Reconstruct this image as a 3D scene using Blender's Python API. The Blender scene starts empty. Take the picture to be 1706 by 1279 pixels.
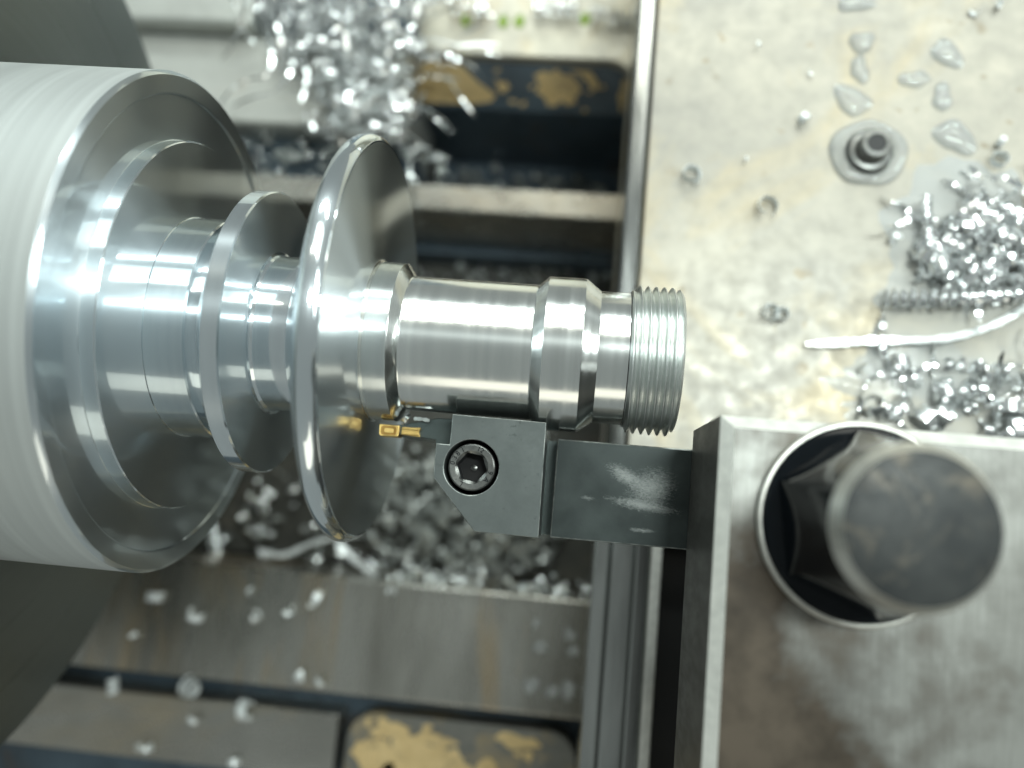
import bpy, bmesh, math, random
import numpy as np
from mathutils import Vector, Matrix, Euler

MM = 0.001
scene = bpy.context.scene
COL = scene.collection
R_ = math.radians

# ------------------------------------------------------------------ camera
cam_data = bpy.data.cameras.new('camera')
cam = bpy.data.objects.new('camera', cam_data)
COL.objects.link(cam)
cam_data.sensor_width = 36.0
cam_data.lens = 36.0 * 1406.7 / 1706.0
cam_data.clip_start = 0.005
cam_data.clip_end = 50.0
CAMROT = ((0.9937932, -0.0762406, 0.0810085), (0.0863247, 0.9878391, -0.1293132), (-0.0701645, 0.1355037, 0.9882893))
cam.matrix_world = Matrix.Translation((0.0, -33.6979 * MM, 197.1407 * MM)) @ Matrix(CAMROT).to_4x4()
cam_data.dof.use_dof = True
cam_data.dof.focus_distance = 0.188
cam_data.dof.aperture_fstop = cam_data.lens / 5.0      # a 5 mm wide opening
scene.camera = cam

# ------------------------------------------------------------------ world and lamps
world = bpy.data.worlds.new('World')
scene.world = world
world.use_nodes = True
bg = world.node_tree.nodes['Background']
bg.inputs['Color'].default_value = (0.90, 1.0, 0.97, 1)
bg.inputs['Strength'].default_value = 0.23


def area_lamp(name, loc, target, sx, sy, radiance, color=(1, 1, 1), roll=None):
    """Rectangular workshop lamp or fill; loc and target in mm, size in mm, radiance in scene units."""
    d = bpy.data.lights.new(name, 'AREA')
    d.shape = 'RECTANGLE'
    d.size = sx * MM
    d.size_y = sy * MM
    d.energy = radiance * math.pi * (sx * MM) * (sy * MM)
    d.color = color
    o = bpy.data.objects.new(name, d)
    COL.objects.link(o)
    o.location = Vector(loc) * MM
    z = (Vector(loc) - Vector(target)).normalized()
    x = Vector((1, 0, 0)) - z * z.x
    x.normalize()
    y = z.cross(x)
    o.rotation_euler = Matrix((x, y, z)).transposed().to_euler()
    return o


COOL = (0.90, 1.0, 0.97)
WARM = (1.0, 0.96, 0.80)
area_lamp('work_lamp', (270, 150, 880), (40, 20, -30), 300, 70, 45.0, COOL)
area_lamp('ceiling_tube_rear', (100, 1400, 800), (0, 0, 0), 1600, 110, 20.0, COOL)
area_lamp('ceiling_tube_warm', (100, 900, 1300), (0, 0, 0), 1500, 110, 4.5, WARM)
area_lamp('machine_lamp', (900, 250, 560), (-60, 0, 0), 420, 260, 9.5, COOL)
area_lamp('ceiling_panel', (300, 1300, 1500), (0, 0, 0), 1800, 600, 2.5, COOL)
area_lamp('front_fill', (400, -1450, 460), (0, 0, 0), 1600, 480, 1.0, WARM)  # added unseen fill, gives the pale band low on the barrel

scene.view_settings.view_transform = 'Standard'
scene.view_settings.look = 'None'
scene.view_settings.gamma = 1.0
scene.view_settings.use_curve_mapping = False
scene.view_settings.exposure = 0.45
scene.render.engine = 'CYCLES'
scene.cycles.use_denoising = True
scene.cycles.max_bounces = 10
scene.cycles.glossy_bounces = 8
scene.cycles.transmission_bounces = 8
scene.cycles.sample_clamp_indirect = 6.0
scene.cycles.caustics_reflective = True


# ------------------------------------------------------------------ materials
def new_mat(name):
    m = bpy.data.materials.new(name)
    m.use_nodes = True
    nt = m.node_tree
    return m, nt, nt.nodes['Principled BSDF']


def N(nt, kind, **kw):
    n = nt.nodes.new(kind)
    for k, v in kw.items():
        setattr(n, k, v)
    return n


def coords_mm(nt, scale=(1, 1, 1)):
    """World-size object coordinates in millimetres."""
    tc = N(nt, 'ShaderNodeTexCoord')
    mp = N(nt, 'ShaderNodeMapping')
    mp.inputs['Scale'].default_value = (1000 * scale[0], 1000 * scale[1], 1000 * scale[2])
    nt.links.new(tc.outputs['Object'], mp.inputs['Vector'])
    return mp.outputs['Vector']


def noise(nt, vec, scale, detail=4.0, rough=0.55, dist=0.0):
    n = N(nt, 'ShaderNodeTexNoise')
    n.inputs['Scale'].default_value = scale
    n.inputs['Detail'].default_value = detail
    n.inputs['Roughness'].default_value = rough
    n.inputs['Distortion'].default_value = dist
    nt.links.new(vec, n.inputs['Vector'])
    return n.outputs['Fac']


def ramp(nt, fac, stops, interp='LINEAR'):
    r = N(nt, 'ShaderNodeValToRGB')
    r.color_ramp.interpolation = interp
    els = r.color_ramp.elements
    while len(els) < len(stops):
        els.new(0.5)
    for e, (p, c) in zip(els, stops):
        e.position = p
        e.color = (c, c, c, 1) if isinstance(c, (int, float)) else (*c, 1)
    nt.links.new(fac, r.inputs['Fac'])
    return r.outputs['Color']


def mix(nt, fac, a, b):
    m = N(nt, 'ShaderNodeMix', data_type='RGBA')
    if isinstance(fac, (int, float)):
        m.inputs[0].default_value = fac
    else:
        nt.links.new(fac, m.inputs[0])
    for sock, v in ((m.inputs[6], a), (m.inputs[7], b)):
        if isinstance(v, tuple):
            sock.default_value = (*v, 1)
        else:
            nt.links.new(v, sock)
    return m.outputs[2]


def bump(nt, bsdf, height, strength, dist_mm):
    b = N(nt, 'ShaderNodeBump')
    b.inputs['Strength'].default_value = strength
    b.inputs['Distance'].default_value = dist_mm * MM
    nt.links.new(height, b.inputs['Height'])
    nt.links.new(b.outputs['Normal'], bsdf.inputs['Normal'])


def turned_metal(name, base, rough0, rough1, aniso, bump_s, freq=6.0, metal=1.0, haze=0.0):
    """Lathe-turned metal: everything varies with the axial position and the radius only."""
    m, nt, b = new_mat(name)
    v = coords_mm(nt)
    sep = N(nt, 'ShaderNodeSeparateXYZ')
    nt.links.new(v, sep.inputs[0])
    cmb = N(nt, 'ShaderNodeCombineXYZ')
    nt.links.new(sep.outputs[1], cmb.inputs[0])
    nt.links.new(sep.outputs[2], cmb.inputs[1])
    ln = N(nt, 'ShaderNodeVectorMath', operation='LENGTH')
    nt.links.new(cmb.outputs[0], ln.inputs[0])
    c2 = N(nt, 'ShaderNodeCombineXYZ')
    nt.links.new(sep.outputs[0], c2.inputs[0])
    nt.links.new(ln.outputs['Value'], c2.inputs[1])
    rings = noise(nt, c2.outputs[0], freq, 3.0, 0.6)
    wide = noise(nt, c2.outputs[0], 0.45, 3.0, 0.6)
    b.inputs['Metallic'].default_value = metal
    nt.links.new(mix(nt, ramp(nt, wide, [(0.3, 0.0), (0.7, 1.0)]), tuple(c * 0.90 for c in base), base), b.inputs['Base Color'])
    mr = N(nt, 'ShaderNodeMapRange')
    mr.inputs['To Min'].default_value = rough0
    mr.inputs['To Max'].default_value = rough1
    mr.inputs['From Min'].default_value = 0.3
    mr.inputs['From Max'].default_value = 0.7
    nt.links.new(wide, mr.inputs['Value'])
    nt.links.new(mr.outputs[0], b.inputs['Roughness'])
    b.inputs['Anisotropic'].default_value = aniso
    tg = N(nt, 'ShaderNodeTangent', direction_type='RADIAL', axis='X')
    nt.links.new(tg.outputs[0], b.inputs['Tangent'])
    if bump_s:
        bump(nt, b, rings, bump_s, 0.05)
    if haze:
        # fine feed marks scatter part of the mirror image across the grooves
        g = N(nt, 'ShaderNodeBsdfAnisotropic')
        g.inputs['Color'].default_value = (*base, 1)
        g.inputs['Roughness'].default_value = 0.42
        g.inputs['Anisotropy'].default_value = 0.6
        nt.links.new(tg.outputs[0], g.inputs['Tangent'])
        mx = N(nt, 'ShaderNodeMixShader')
        mx.inputs[0].default_value = haze
        nt.links.new(b.outputs[0], mx.inputs[1])
        nt.links.new(g.outputs[0], mx.inputs[2])
        nt.links.new(mx.outputs[0], nt.nodes['Material Output'].inputs['Surface'])
    return m


def worn_metal(name, base, dark, rough=(0.3, 0.5), metal=0.9, scale=0.05, stain=None, stain_amt=0.5, bump_s=0.15, stretch=(1, 1, 1), spots=None):
    m, nt, b = new_mat(name)
    v = coords_mm(nt, stretch)
    n1 = noise(nt, v, scale, 6.0, 0.62, 0.3)
    n2 = noise(nt, v, scale * 7, 5.0, 0.6)
    col = mix(nt, ramp(nt, n1, [(0.32, 0.0), (0.68, 1.0)]), dark, base)
    if stain:
        n3 = noise(nt, v, scale * 0.7, 5.0, 0.65, 0.8)
        lo = 0.62 - 0.25 * stain_amt
        col = mix(nt, ramp(nt, n3, [(lo, 0.0), (lo + 0.16, 1.0)]), col, stain)
    if spots:
        n4 = noise(nt, v, scale * 5.5, 3.0, 0.5)
        col = mix(nt, ramp(nt, n4, [(0.66, 0.0), (0.73, 0.8)]), col, spots)
    col = mix(nt, ramp(nt, n2, [(0.3, 0.0), (0.8, 0.35)]), col, tuple(c * 0.6 for c in dark))
    nt.links.new(col, b.inputs['Base Color'])
    mr = N(nt, 'ShaderNodeMapRange')
    mr.inputs['From Min'].default_value = 0.3
    mr.inputs['From Max'].default_value = 0.7
    mr.inputs['To Min'].default_value = rough[0]
    mr.inputs['To Max'].default_value = rough[1]
    nt.links.new(n2, mr.inputs['Value'])
    nt.links.new(mr.outputs[0], b.inputs['Roughness'])
    b.inputs['Metallic'].default_value = metal
    bump(nt, b, n2, bump_s, 0.15)
    return m


def plain(name, base, rough, metal=0.0, **kw):
    m, nt, b = new_mat(name)
    b.inputs['Roughness'].default_value = rough
    b.inputs['Metallic'].default_value = metal
    v = coords_mm(nt)
    n1 = noise(nt, v, kw.pop('nscale', 0.4), 5.0)
    nt.links.new(mix(nt, ramp(nt, n1, [(0.3, 0.0), (0.7, 1.0)]), tuple(c * 0.8 for c in base), base), b.inputs['Base Color'])
    if kw.get('bump'):
        bump(nt, b, noise(nt, v, kw['bump'][0], 4.0), kw['bump'][1], 0.1)
    return m


MAT = {}
MAT['mirror_steel'] = turned_metal('mirror_turned_steel', (0.77, 0.83, 0.86), 0.05, 0.09, 0.45, 0.02, haze=0.22)
MAT['satin_steel'] = turned_metal('satin_turned_steel', (0.78, 0.84, 0.87), 0.10, 0.16, 0.5, 0.01, haze=0.55)
MAT['face_steel'] = turned_metal('faced_turned_steel', (0.77, 0.83, 0.86), 0.05, 0.09, 0.5, 0.012, haze=0.60)
MAT['fine_steel'] = turned_metal('fine_turned_steel', (0.80, 0.82, 0.80), 0.12, 0.20, 0.45, 0.03, haze=0.16)
MAT['thread_steel'] = turned_metal('thread_cut_steel', (0.78, 0.81, 0.79), 0.26, 0.34, 0.1, 0.02, haze=0.1)
MAT['raw_bar'] = turned_metal('rough_bar_skin', (0.66, 0.69, 0.68), 0.48, 0.56, 0.0, 0.035, 0.8, 0.75)
MAT['chuck'] = turned_metal('ground_chuck_steel', (0.23, 0.25, 0.24), 0.26, 0.38, 0.5, 0.05, 2.0)
MAT['saddle'] = worn_metal('scraped_saddle_iron', (0.49, 0.46, 0.385), (0.35, 0.335, 0.295), (0.32, 0.52), 0.32, 0.024, (0.49, 0.42, 0.29), 0.6, 0.07, (1, 1, 1), (0.32, 0.27, 0.19))
MAT['rail'] = worn_metal('polished_rail_steel', (0.50, 0.51, 0.49), (0.36, 0.37, 0.36), (0.12, 0.26), 1.0, 0.05, None, 0, 0.06, (1, 0.1, 1))
MAT['way'] = worn_metal('ground_bedway_steel', (0.53, 0.52, 0.48), (0.33, 0.32, 0.29), (0.20, 0.40), 0.88, 0.02, (0.50, 0.43, 0.32), 0.5, 0.08, (0.5, 1, 1))
MAT['front_way'] = worn_metal('smeared_front_way', (0.48, 0.47, 0.43), (0.22, 0.21, 0.18), (0.18, 0.38), 0.9, 0.024, (0.52, 0.40, 0.25), 0.55, 0.08, (1.3, 0.30, 1))
MAT['rear_plate'] = worn_metal('rear_plate_steel', (0.66, 0.68, 0.64), (0.52, 0.53, 0.50), (0.35, 0.5), 0.6, 0.03, (0.55, 0.50, 0.42), 0.3, 0.08)
MAT['rear_cover'] = worn_metal('rear_cover_iron', (0.60, 0.57, 0.47), (0.48, 0.46, 0.40), (0.35, 0.55), 0.5, 0.04, (0.62, 0.52, 0.34), 0.4, 0.1)
MAT['casting'] = worn_metal('dark_bed_casting', (0.090, 0.130, 0.165), (0.050, 0.072, 0.092), (0.30, 0.5), 0.2, 0.06, (0.10, 0.085, 0.075), 0.2, 0.3)
MAT['pit'] = worn_metal('oily_pan_floor', (0.10, 0.10, 0.085), (0.05, 0.05, 0.045), (0.3, 0.5), 0.3, 0.05, (0.13, 0.115, 0.09), 0.3, 0.3)
MAT['paint'] = worn_metal('ochre_filler_paint', (0.72, 0.54, 0.27), (0.56, 0.40, 0.18), (0.5, 0.7), 0.0, 0.12, (0.30, 0.22, 0.12), 0.25, 0.3)
MAT['panel'] = worn_metal('worn_panel_iron', (0.26, 0.25, 0.22), (0.16, 0.16, 0.145), (0.35, 0.5), 0.5, 0.06, (0.50, 0.37, 0.18), 0.5, 0.2)
def post_material():
    m, nt, b = new_mat('oily_toolpost_steel')
    v = coords_mm(nt)
    sep = N(nt, 'ShaderNodeSeparateXYZ')
    nt.links.new(v, sep.inputs[0])
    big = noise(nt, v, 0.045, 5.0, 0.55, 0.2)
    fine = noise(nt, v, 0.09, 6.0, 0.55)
    brush = noise(nt, coords_mm(nt, (2.2, 0.12, 1)), 0.8, 3.0)
    # old oil stain towards the front left corner
    def math_(op, a, bb):
        n = N(nt, 'ShaderNodeMath', operation=op)
        for k, x in enumerate((a, bb)):
            if isinstance(x, (int, float)):
                n.inputs[k].default_value = x
            else:
                nt.links.new(x, n.inputs[k])
        return n.outputs[0]
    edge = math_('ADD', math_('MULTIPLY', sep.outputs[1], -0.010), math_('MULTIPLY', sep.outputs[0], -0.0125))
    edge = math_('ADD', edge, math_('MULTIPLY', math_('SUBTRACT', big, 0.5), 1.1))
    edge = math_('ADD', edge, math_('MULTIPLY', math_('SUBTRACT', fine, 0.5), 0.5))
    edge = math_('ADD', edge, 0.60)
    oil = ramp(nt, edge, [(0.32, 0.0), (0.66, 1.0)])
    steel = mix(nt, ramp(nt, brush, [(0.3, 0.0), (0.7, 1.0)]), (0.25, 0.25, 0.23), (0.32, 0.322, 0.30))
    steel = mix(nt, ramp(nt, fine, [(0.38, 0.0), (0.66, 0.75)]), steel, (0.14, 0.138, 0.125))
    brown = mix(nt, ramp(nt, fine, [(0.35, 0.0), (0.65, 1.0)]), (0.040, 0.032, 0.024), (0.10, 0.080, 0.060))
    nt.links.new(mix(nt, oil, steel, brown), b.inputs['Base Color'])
    nt.links.new(ramp(nt, fine, [(0.3, 0.34), (0.7, 0.50)]), b.inputs['Roughness'])
    b.inputs['Metallic'].default_value = 0.6
    bump(nt, b, fine, 0.10, 0.15)
    return m
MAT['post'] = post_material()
MAT['post_edge'] = plain('bright_ground_edge', (0.84, 0.84, 0.78), 0.42, 0.35)
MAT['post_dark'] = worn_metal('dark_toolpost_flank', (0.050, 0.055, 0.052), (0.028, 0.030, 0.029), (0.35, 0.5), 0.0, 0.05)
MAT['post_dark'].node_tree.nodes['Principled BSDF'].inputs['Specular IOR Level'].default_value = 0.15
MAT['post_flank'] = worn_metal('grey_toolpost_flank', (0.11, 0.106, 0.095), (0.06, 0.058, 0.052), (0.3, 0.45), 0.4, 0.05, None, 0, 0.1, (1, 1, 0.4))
MAT['black'] = plain('black_gap_shade', (0.008, 0.008, 0.008), 0.7)  # deep shade of narrow gaps put into the colour
MAT['bolt_black'] = plain('black_oxide_gloss', (0.006, 0.008, 0.010), 0.09, 0.0)
MAT['bolt_black'].node_tree.nodes['Principled BSDF'].inputs['Specular IOR Level'].default_value = 0.12
MAT['bolt_top'] = worn_metal('worn_bolt_face', (0.055, 0.058, 0.056), (0.025, 0.028, 0.029), (0.30, 0.5), 0.15, 0.16, (0.15, 0.13, 0.10), 0.3, 0.15)
MAT['bolt_top'].node_tree.nodes['Principled BSDF'].inputs['Specular IOR Level'].default_value = 0.25
MAT['bolt_edge'] = plain('worn_bolt_edge', (0.62, 0.61, 0.56), 0.38, 0.8, nscale=0.5)
MAT['holder_grey'] = worn_metal('nickel_grey_holder', (0.125, 0.140, 0.136), (0.095, 0.108, 0.105), (0.36, 0.52), 0.55, 0.10, None, 0, 0.08, (1, 1, 1), (0.06, 0.07, 0.068))
MAT['holder_dark'] = worn_metal('dark_oxide_shank', (0.085, 0.105, 0.10), (0.06, 0.075, 0.072), (0.28, 0.42), 0.6, 0.08)
def shank_material():
    m, nt, b = new_mat('dark_oxide_scuffed')
    v = coords_mm(nt)
    n1 = noise(nt, v, 0.10, 5.0)
    col = mix(nt, ramp(nt, n1, [(0.3, 0.0), (0.7, 1.0)]), (0.024, 0.031, 0.030), (0.042, 0.052, 0.050))
    def spot(cx, cy, rx, ry, ang, thr, seed):
        mp = N(nt, 'ShaderNodeMapping', vector_type='TEXTURE')
        mp.inputs['Location'].default_value = (cx, cy, 0)
        mp.inputs['Rotation'].default_value = (0, 0, R_(ang))
        mp.inputs['Scale'].default_value = (rx, ry, 1000)
        nt.links.new(v, mp.inputs['Vector'])
        ln = N(nt, 'ShaderNodeVectorMath', operation='LENGTH')
        nt.links.new(mp.outputs[0], ln.inputs[0])
        mp2 = N(nt, 'ShaderNodeMapping')
        mp2.inputs['Location'].default_value = (seed, 0, 0)
        mp2.inputs['Rotation'].default_value = (0, 0, R_(ang))
        mp2.inputs['Scale'].default_value = (0.6, 1.3, 1)
        nt.links.new(v, mp2.inputs['Vector'])
        nn = noise(nt, mp2.outputs[0], 1.1, 10.0, 0.8, 1.6)
        sub = N(nt, 'ShaderNodeMath', operation='MULTIPLY_ADD')
        nt.links.new(ln.outputs['Value'], sub.inputs[0])
        sub.inputs[1].default_value = -0.42
        nt.links.new(nn, sub.inputs[2])
        return ramp(nt, sub.outputs[0], [(thr, 0.0), (thr + 0.30, 0.75)])
    h = None
    for a in ((12.0, -27.3, 6.5, 2.6, -28, 0.18, 3), (18.0, -29.5, 7.5, 6.0, 25, 0.18, 11), (16.5, -33.6, 10.5, 1.8, -6, 0.16, 23), (16.5, -39.2, 5.0, 0.8, 0, 0.22, 31), (3.5, -33.0, 4.0, 1.4, 0, 0.33, 47)):
        f = spot(*a)
        col = mix(nt, f, col, (0.27, 0.285, 0.275))
        h = f
    nt.links.new(col, b.inputs['Base Color'])
    nt.links.new(ramp(nt, n1, [(0.3, 0.28), (0.7, 0.42)]), b.inputs['Roughness'])
    b.inputs['Metallic'].default_value = 0.6
    bump(nt, b, noise(nt, v, 1.2, 8.0, 0.7), 0.12, 0.12)
    return m
MAT['shank'] = shank_material()
MAT['black_steel'] = plain('black_socket_steel', (0.02, 0.022, 0.024), 0.3, 0.0)
MAT['rubbed'] = worn_metal('rubbed_edge_steel', (0.40, 0.42, 0.40), (0.10, 0.115, 0.11), (0.3, 0.45), 0.7, 0.35, None, 0, 0.2)
MAT['screw'] = worn_metal('worn_screw_steel', (0.24, 0.24, 0.225), (0.14, 0.145, 0.14), (0.25, 0.4), 0.9, 0.5, None, 0, 0.1)
MAT['gold'] = plain('titanium_nitride_gold', (0.66, 0.45, 0.16), 0.34, 1.0, nscale=0.8)
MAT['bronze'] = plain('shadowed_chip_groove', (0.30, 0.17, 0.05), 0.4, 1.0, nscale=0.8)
MAT['chip'] = plain('bright_swarf', (0.90, 0.93, 0.92), 0.20, 0.92, nscale=1.2)
MAT['pale_chip'] = plain('pale_swarf', (0.90, 0.93, 0.92), 0.32, 0.35, nscale=1.2)
MAT['wet_chip'] = plain('wet_swarf', (0.93, 0.95, 0.95), 0.15, 0.9, nscale=1.2)
MAT['chip_dull'] = plain('dull_swarf', (0.62, 0.65, 0.63), 0.34, 0.7, nscale=0.6)
MAT['scuff'] = plain('bare_scuff_steel', (0.20, 0.21, 0.20), 0.38, 0.7, nscale=1.5, bump=(2.5, 0.6))


def liquid(name, tint, milk):
    """Thin wet film: clear with a milky share and a mirror gloss at the surface."""
    m, nt, b = new_mat(name)
    out = nt.nodes['Material Output']
    nt.nodes.remove(b)
    v = coords_mm(nt)
    bp = N(nt, 'ShaderNodeBump')
    bp.inputs['Strength'].default_value = 0.15
    bp.inputs['Distance'].default_value = 0.3 * MM
    nt.links.new(noise(nt, v, 0.5, 3.0), bp.inputs['Height'])
    tr = N(nt, 'ShaderNodeBsdfTransparent')
    tr.inputs['Color'].default_value = (*tint, 1)
    df = N(nt, 'ShaderNodeBsdfDiffuse')
    df.inputs['Color'].default_value = (0.90, 0.95, 0.96, 1)
    gl = N(nt, 'ShaderNodeBsdfGlossy')
    gl.inputs['Roughness'].default_value = 0.03
    nt.links.new(bp.outputs['Normal'], gl.inputs['Normal'])
    fr = N(nt, 'ShaderNodeFresnel')
    fr.inputs['IOR'].default_value = 1.25
    nt.links.new(bp.outputs['Normal'], fr.inputs['Normal'])
    rf = N(nt, 'ShaderNodeBsdfRefraction')
    rf.inputs['IOR'].default_value = 1.33
    rf.inputs['Roughness'].default_value = 0.0
    rf.inputs['Color'].default_value = (*tint, 1)
    m0 = N(nt, 'ShaderNodeMixShader')
    m0.inputs[0].default_value = 0.08
    nt.links.new(tr.outputs[0], m0.inputs[1])
    nt.links.new(rf.outputs[0], m0.inputs[2])
    m1 = N(nt, 'ShaderNodeMixShader')
    m1.inputs[0].default_value = milk
    nt.links.new(m0.outputs[0], m1.inputs[1])
    nt.links.new(df.outputs[0], m1.inputs[2])
    m2 = N(nt, 'ShaderNodeMixShader')
    nt.links.new(fr.outputs[0], m2.inputs[0])
    nt.links.new(m1.outputs[0], m2.inputs[1])
    nt.links.new(gl.outputs[0], m2.inputs[2])
    nt.links.new(m2.outputs[0], out.inputs['Surface'])
    return m


MAT['coolant'] = liquid('milky_coolant', (1.0, 1.0, 1.0), 0.34)
def clear_drop():
    m, nt, b = new_mat('clear_coolant')
    b.inputs['Base Color'].default_value = (0.98, 1.0, 1.0, 1)
    b.inputs['Transmission Weight'].default_value = 0.82
    b.inputs['Roughness'].default_value = 0.0
    b.inputs['IOR'].default_value = 1.36
    v = coords_mm(nt)
    bump(nt, b, noise(nt, v, 0.25, 2.0), 0.10, 0.3)
    return m
MAT['clear'] = clear_drop()
MAT['coolant_green'] = liquid('green_coolant', (0.80, 0.92, 0.35), 0.15)


# ------------------------------------------------------------------ mesh helpers (all lengths in mm)
def link(name, me, mat, parent=None, loc=(0, 0, 0), rot=None):
    o = bpy.data.objects.new(name, me)
    COL.objects.link(o)
    if mat is not None and not me.materials:
        me.materials.append(MAT[mat])
    o.location = Vector(loc) * MM
    if rot is not None:
        o.rotation_euler = rot
    if parent is not None:
        o.parent = parent
    return o


def empty(name, loc=(0, 0, 0)):
    o = bpy.data.objects.new(name, None)
    o.empty_display_size = 0.01
    COL.objects.link(o)
    o.location = Vector(loc) * MM
    return o


def tag(o, label=None, cat=None, group=None, kind=None):
    if label:
        o['label'] = label
    if cat:
        o['category'] = cat
    if group:
        o['group'] = group
    if kind:
        o['kind'] = kind
    return o


def mesh_from(verts, faces, name='mesh', smooth=False, sharp=None):
    me = bpy.data.meshes.new(name)
    me.from_pydata([tuple(np.asarray(v, float) * MM) for v in verts], [], faces)
    me.update()
    bm = bmesh.new()
    bm.from_mesh(me)
    bmesh.ops.recalc_face_normals(bm, faces=bm.faces)
    bm.to_mesh(me)
    bm.free()
    if smooth:
        me.shade_smooth()
        if sharp:
            me.set_sharp_from_angle(angle=R_(sharp))
    return me


def bevel(o, w, seg=2, angle=30, edge_mat=None):
    md = o.modifiers.new('bevel', 'BEVEL')
    md.width = w * MM
    md.segments = seg
    md.limit_method = 'ANGLE'
    md.angle_limit = R_(angle)
    if edge_mat:
        o.data.materials.append(MAT[edge_mat])
        md.material = 1
    return o


def box_mesh(x0, x1, y0, y1, z0, z1, name='box'):
    v = [(x, y, z) for x in (x0, x1) for y in (y0, y1) for z in (z0, z1)]
    f = [(0, 1, 3, 2), (4, 6, 7, 5), (0, 4, 5, 1), (2, 3, 7, 6), (0, 2, 6, 4), (1, 5, 7, 3)]
    return mesh_from(v, f, name)


def box(name, x0, x1, y0, y1, z0, z1, mat, parent=None, bev=0.6):
    o = link(name, box_mesh(x0, x1, y0, y1, z0, z1, name), mat, parent)
    if bev:
        bevel(o, bev)
    return o


def revolve(name, profile, mat, parent, seg=256, sharp=22, cap_start=False, cap_end=False, axis_loc=None):
    """Turn a list of (axial position, radius) about the spindle axis (world X)."""
    verts, faces = [], []
    n = len(profile)
    for s, r in profile:
        for k in range(seg):
            a = 2 * math.pi * k / seg
            verts.append((s, r * math.cos(a), r * math.sin(a)))
    for i in range(n - 1):
        for k in range(seg):
            k2 = (k + 1) % seg
            faces.append((i * seg + k, i * seg + k2, (i + 1) * seg + k2, (i + 1) * seg + k))
    if cap_start:
        faces.append(tuple(range(seg)))
    if cap_end:
        faces.append(tuple((n - 1) * seg + k for k in range(seg)))
    return link(name, mesh_from(verts, faces, name, True, sharp), mat, parent)


def revolve_z(profile, seg=64, sharp=25, name='turned'):
    verts, faces = [], []
    n = len(profile)
    for r, z in profile:
        for k in range(seg):
            a = 2 * math.pi * k / seg
            verts.append((r * math.cos(a), r * math.sin(a), z))
    for i in range(n - 1):
        for k in range(seg):
            k2 = (k + 1) % seg
            faces.append((i * seg + k, i * seg + k2, (i + 1) * seg + k2, (i + 1) * seg + k))
    if profile[0][0] > 1e-6:
        faces.append(tuple(range(seg)))
    if profile[-1][0] > 1e-6:
        faces.append(tuple((n - 1) * seg + k for k in range(seg)))
    return mesh_from(verts, faces, name, True, sharp)


def revolve_ring_z(profile, seg=64):
    V, F = [], []
    for r, z in profile:
        for k in range(seg):
            a = 2 * math.pi * k / seg
            V.append((r * math.cos(a), r * math.sin(a), z))
    for i in range(len(profile) - 1):
        for k in range(seg):
            k2 = (k + 1) % seg
            F.append((i * seg + k, i * seg + k2, (i + 1) * seg + k2, (i + 1) * seg + k))
    return mesh_from(V, F, 'ring', True, 30)


def slab(name, outer, z0, z1, mat, parent=None, holes=(), bev=0.25):
    """Extruded outline with round blind holes: holes = [(x, y, radius, depth z)]."""
    bm = bmesh.new()
    def loop(pts, z):
        vs = [bm.verts.new((p[0] * MM, p[1] * MM, z * MM)) for p in pts]
        es = [bm.edges.new((vs[i], vs[(i + 1) % len(vs)])) for i in range(len(vs))]
        return vs, es
    top, te = loop(outer, z1)
    edges = list(te)
    for hx, hy, hr, hz in holes:
        pts = [(hx + hr * math.cos(2 * math.pi * k / 48), hy + hr * math.sin(2 * math.pi * k / 48)) for k in range(48)]
        hv, he = loop(pts, z1)
        edges += he
        lv = [bm.verts.new((p[0] * MM, p[1] * MM, hz * MM)) for p in pts]
        for k in range(48):
            k2 = (k + 1) % 48
            bm.faces.new((hv[k], hv[k2], lv[k2], lv[k]))
        bm.faces.new(lv)
    bmesh.ops.triangle_fill(bm, use_beauty=True, use_dissolve=False, edges=edges)
    low = [bm.verts.new((p[0] * MM, p[1] * MM, z0 * MM)) for p in outer]
    for i in range(len(outer)):
        j = (i + 1) % len(outer)
        bm.faces.new((top[i], low[i], low[j], top[j]))
    bm.faces.new(low)
    bmesh.ops.recalc_face_normals(bm, faces=bm.faces)
    me = bpy.data.meshes.new(name)
    bm.to_mesh(me)
    bm.free()
    o = link(name, me, mat, parent)
    if bev:
        bevel(o, bev, 2, 40)
    return o


def round_rect(x0, x1, y0, y1, r, n=8):
    pts = []
    for cx, cy, a0 in ((x1 - r, y1 - r, 0), (x0 + r, y1 - r, 90), (x0 + r, y0 + r, 180), (x1 - r, y0 + r, 270)):
        for k in range(n + 1):
            a = R_(a0 + 90 * k / n)
            pts.append((cx + r * math.cos(a), cy + r * math.sin(a)))
    return pts


def jag(cx, cy, rx, ry, seed, n=26, rough=0.28):
    """Irregular torn outline."""
    rnd = random.Random(seed)
    ph = [rnd.uniform(0, 6.28) for _ in range(4)]
    pts = []
    for k in range(n):
        a = 2 * math.pi * k / n
        r = 1 + rough * (0.5 * math.sin(2 * a + ph[0]) + 0.35 * math.sin(3 * a + ph[1]) + 0.3 * math.sin(5 * a + ph[2])) + rnd.uniform(-1, 1) * rough * 0.35
        pts.append((cx + rx * r * math.cos(a), cy + ry * r * math.sin(a)))
    return pts


def flake(name, pts, to3, thick, mat, parent):
    """A paint film with an irregular torn edge, lying on the plane given by to3(u, v, w)."""
    n = len(pts)
    verts = [to3(u, v, thick) for u, v in pts] + [to3(u, v, -0.05) for u, v in pts]
    faces = [tuple(range(n))] + [(i, (i + 1) % n, n + (i + 1) % n, n + i) for i in range(n)]
    return link(name, mesh_from(verts, faces, name), mat, parent)


# ------------------------------------------------------------------ setting: pan under the bed
pan = box('chip_pan', -420, 320, -320, 420, -262, -250, 'pit', None, 0)
tag(pan, kind='structure')

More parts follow.
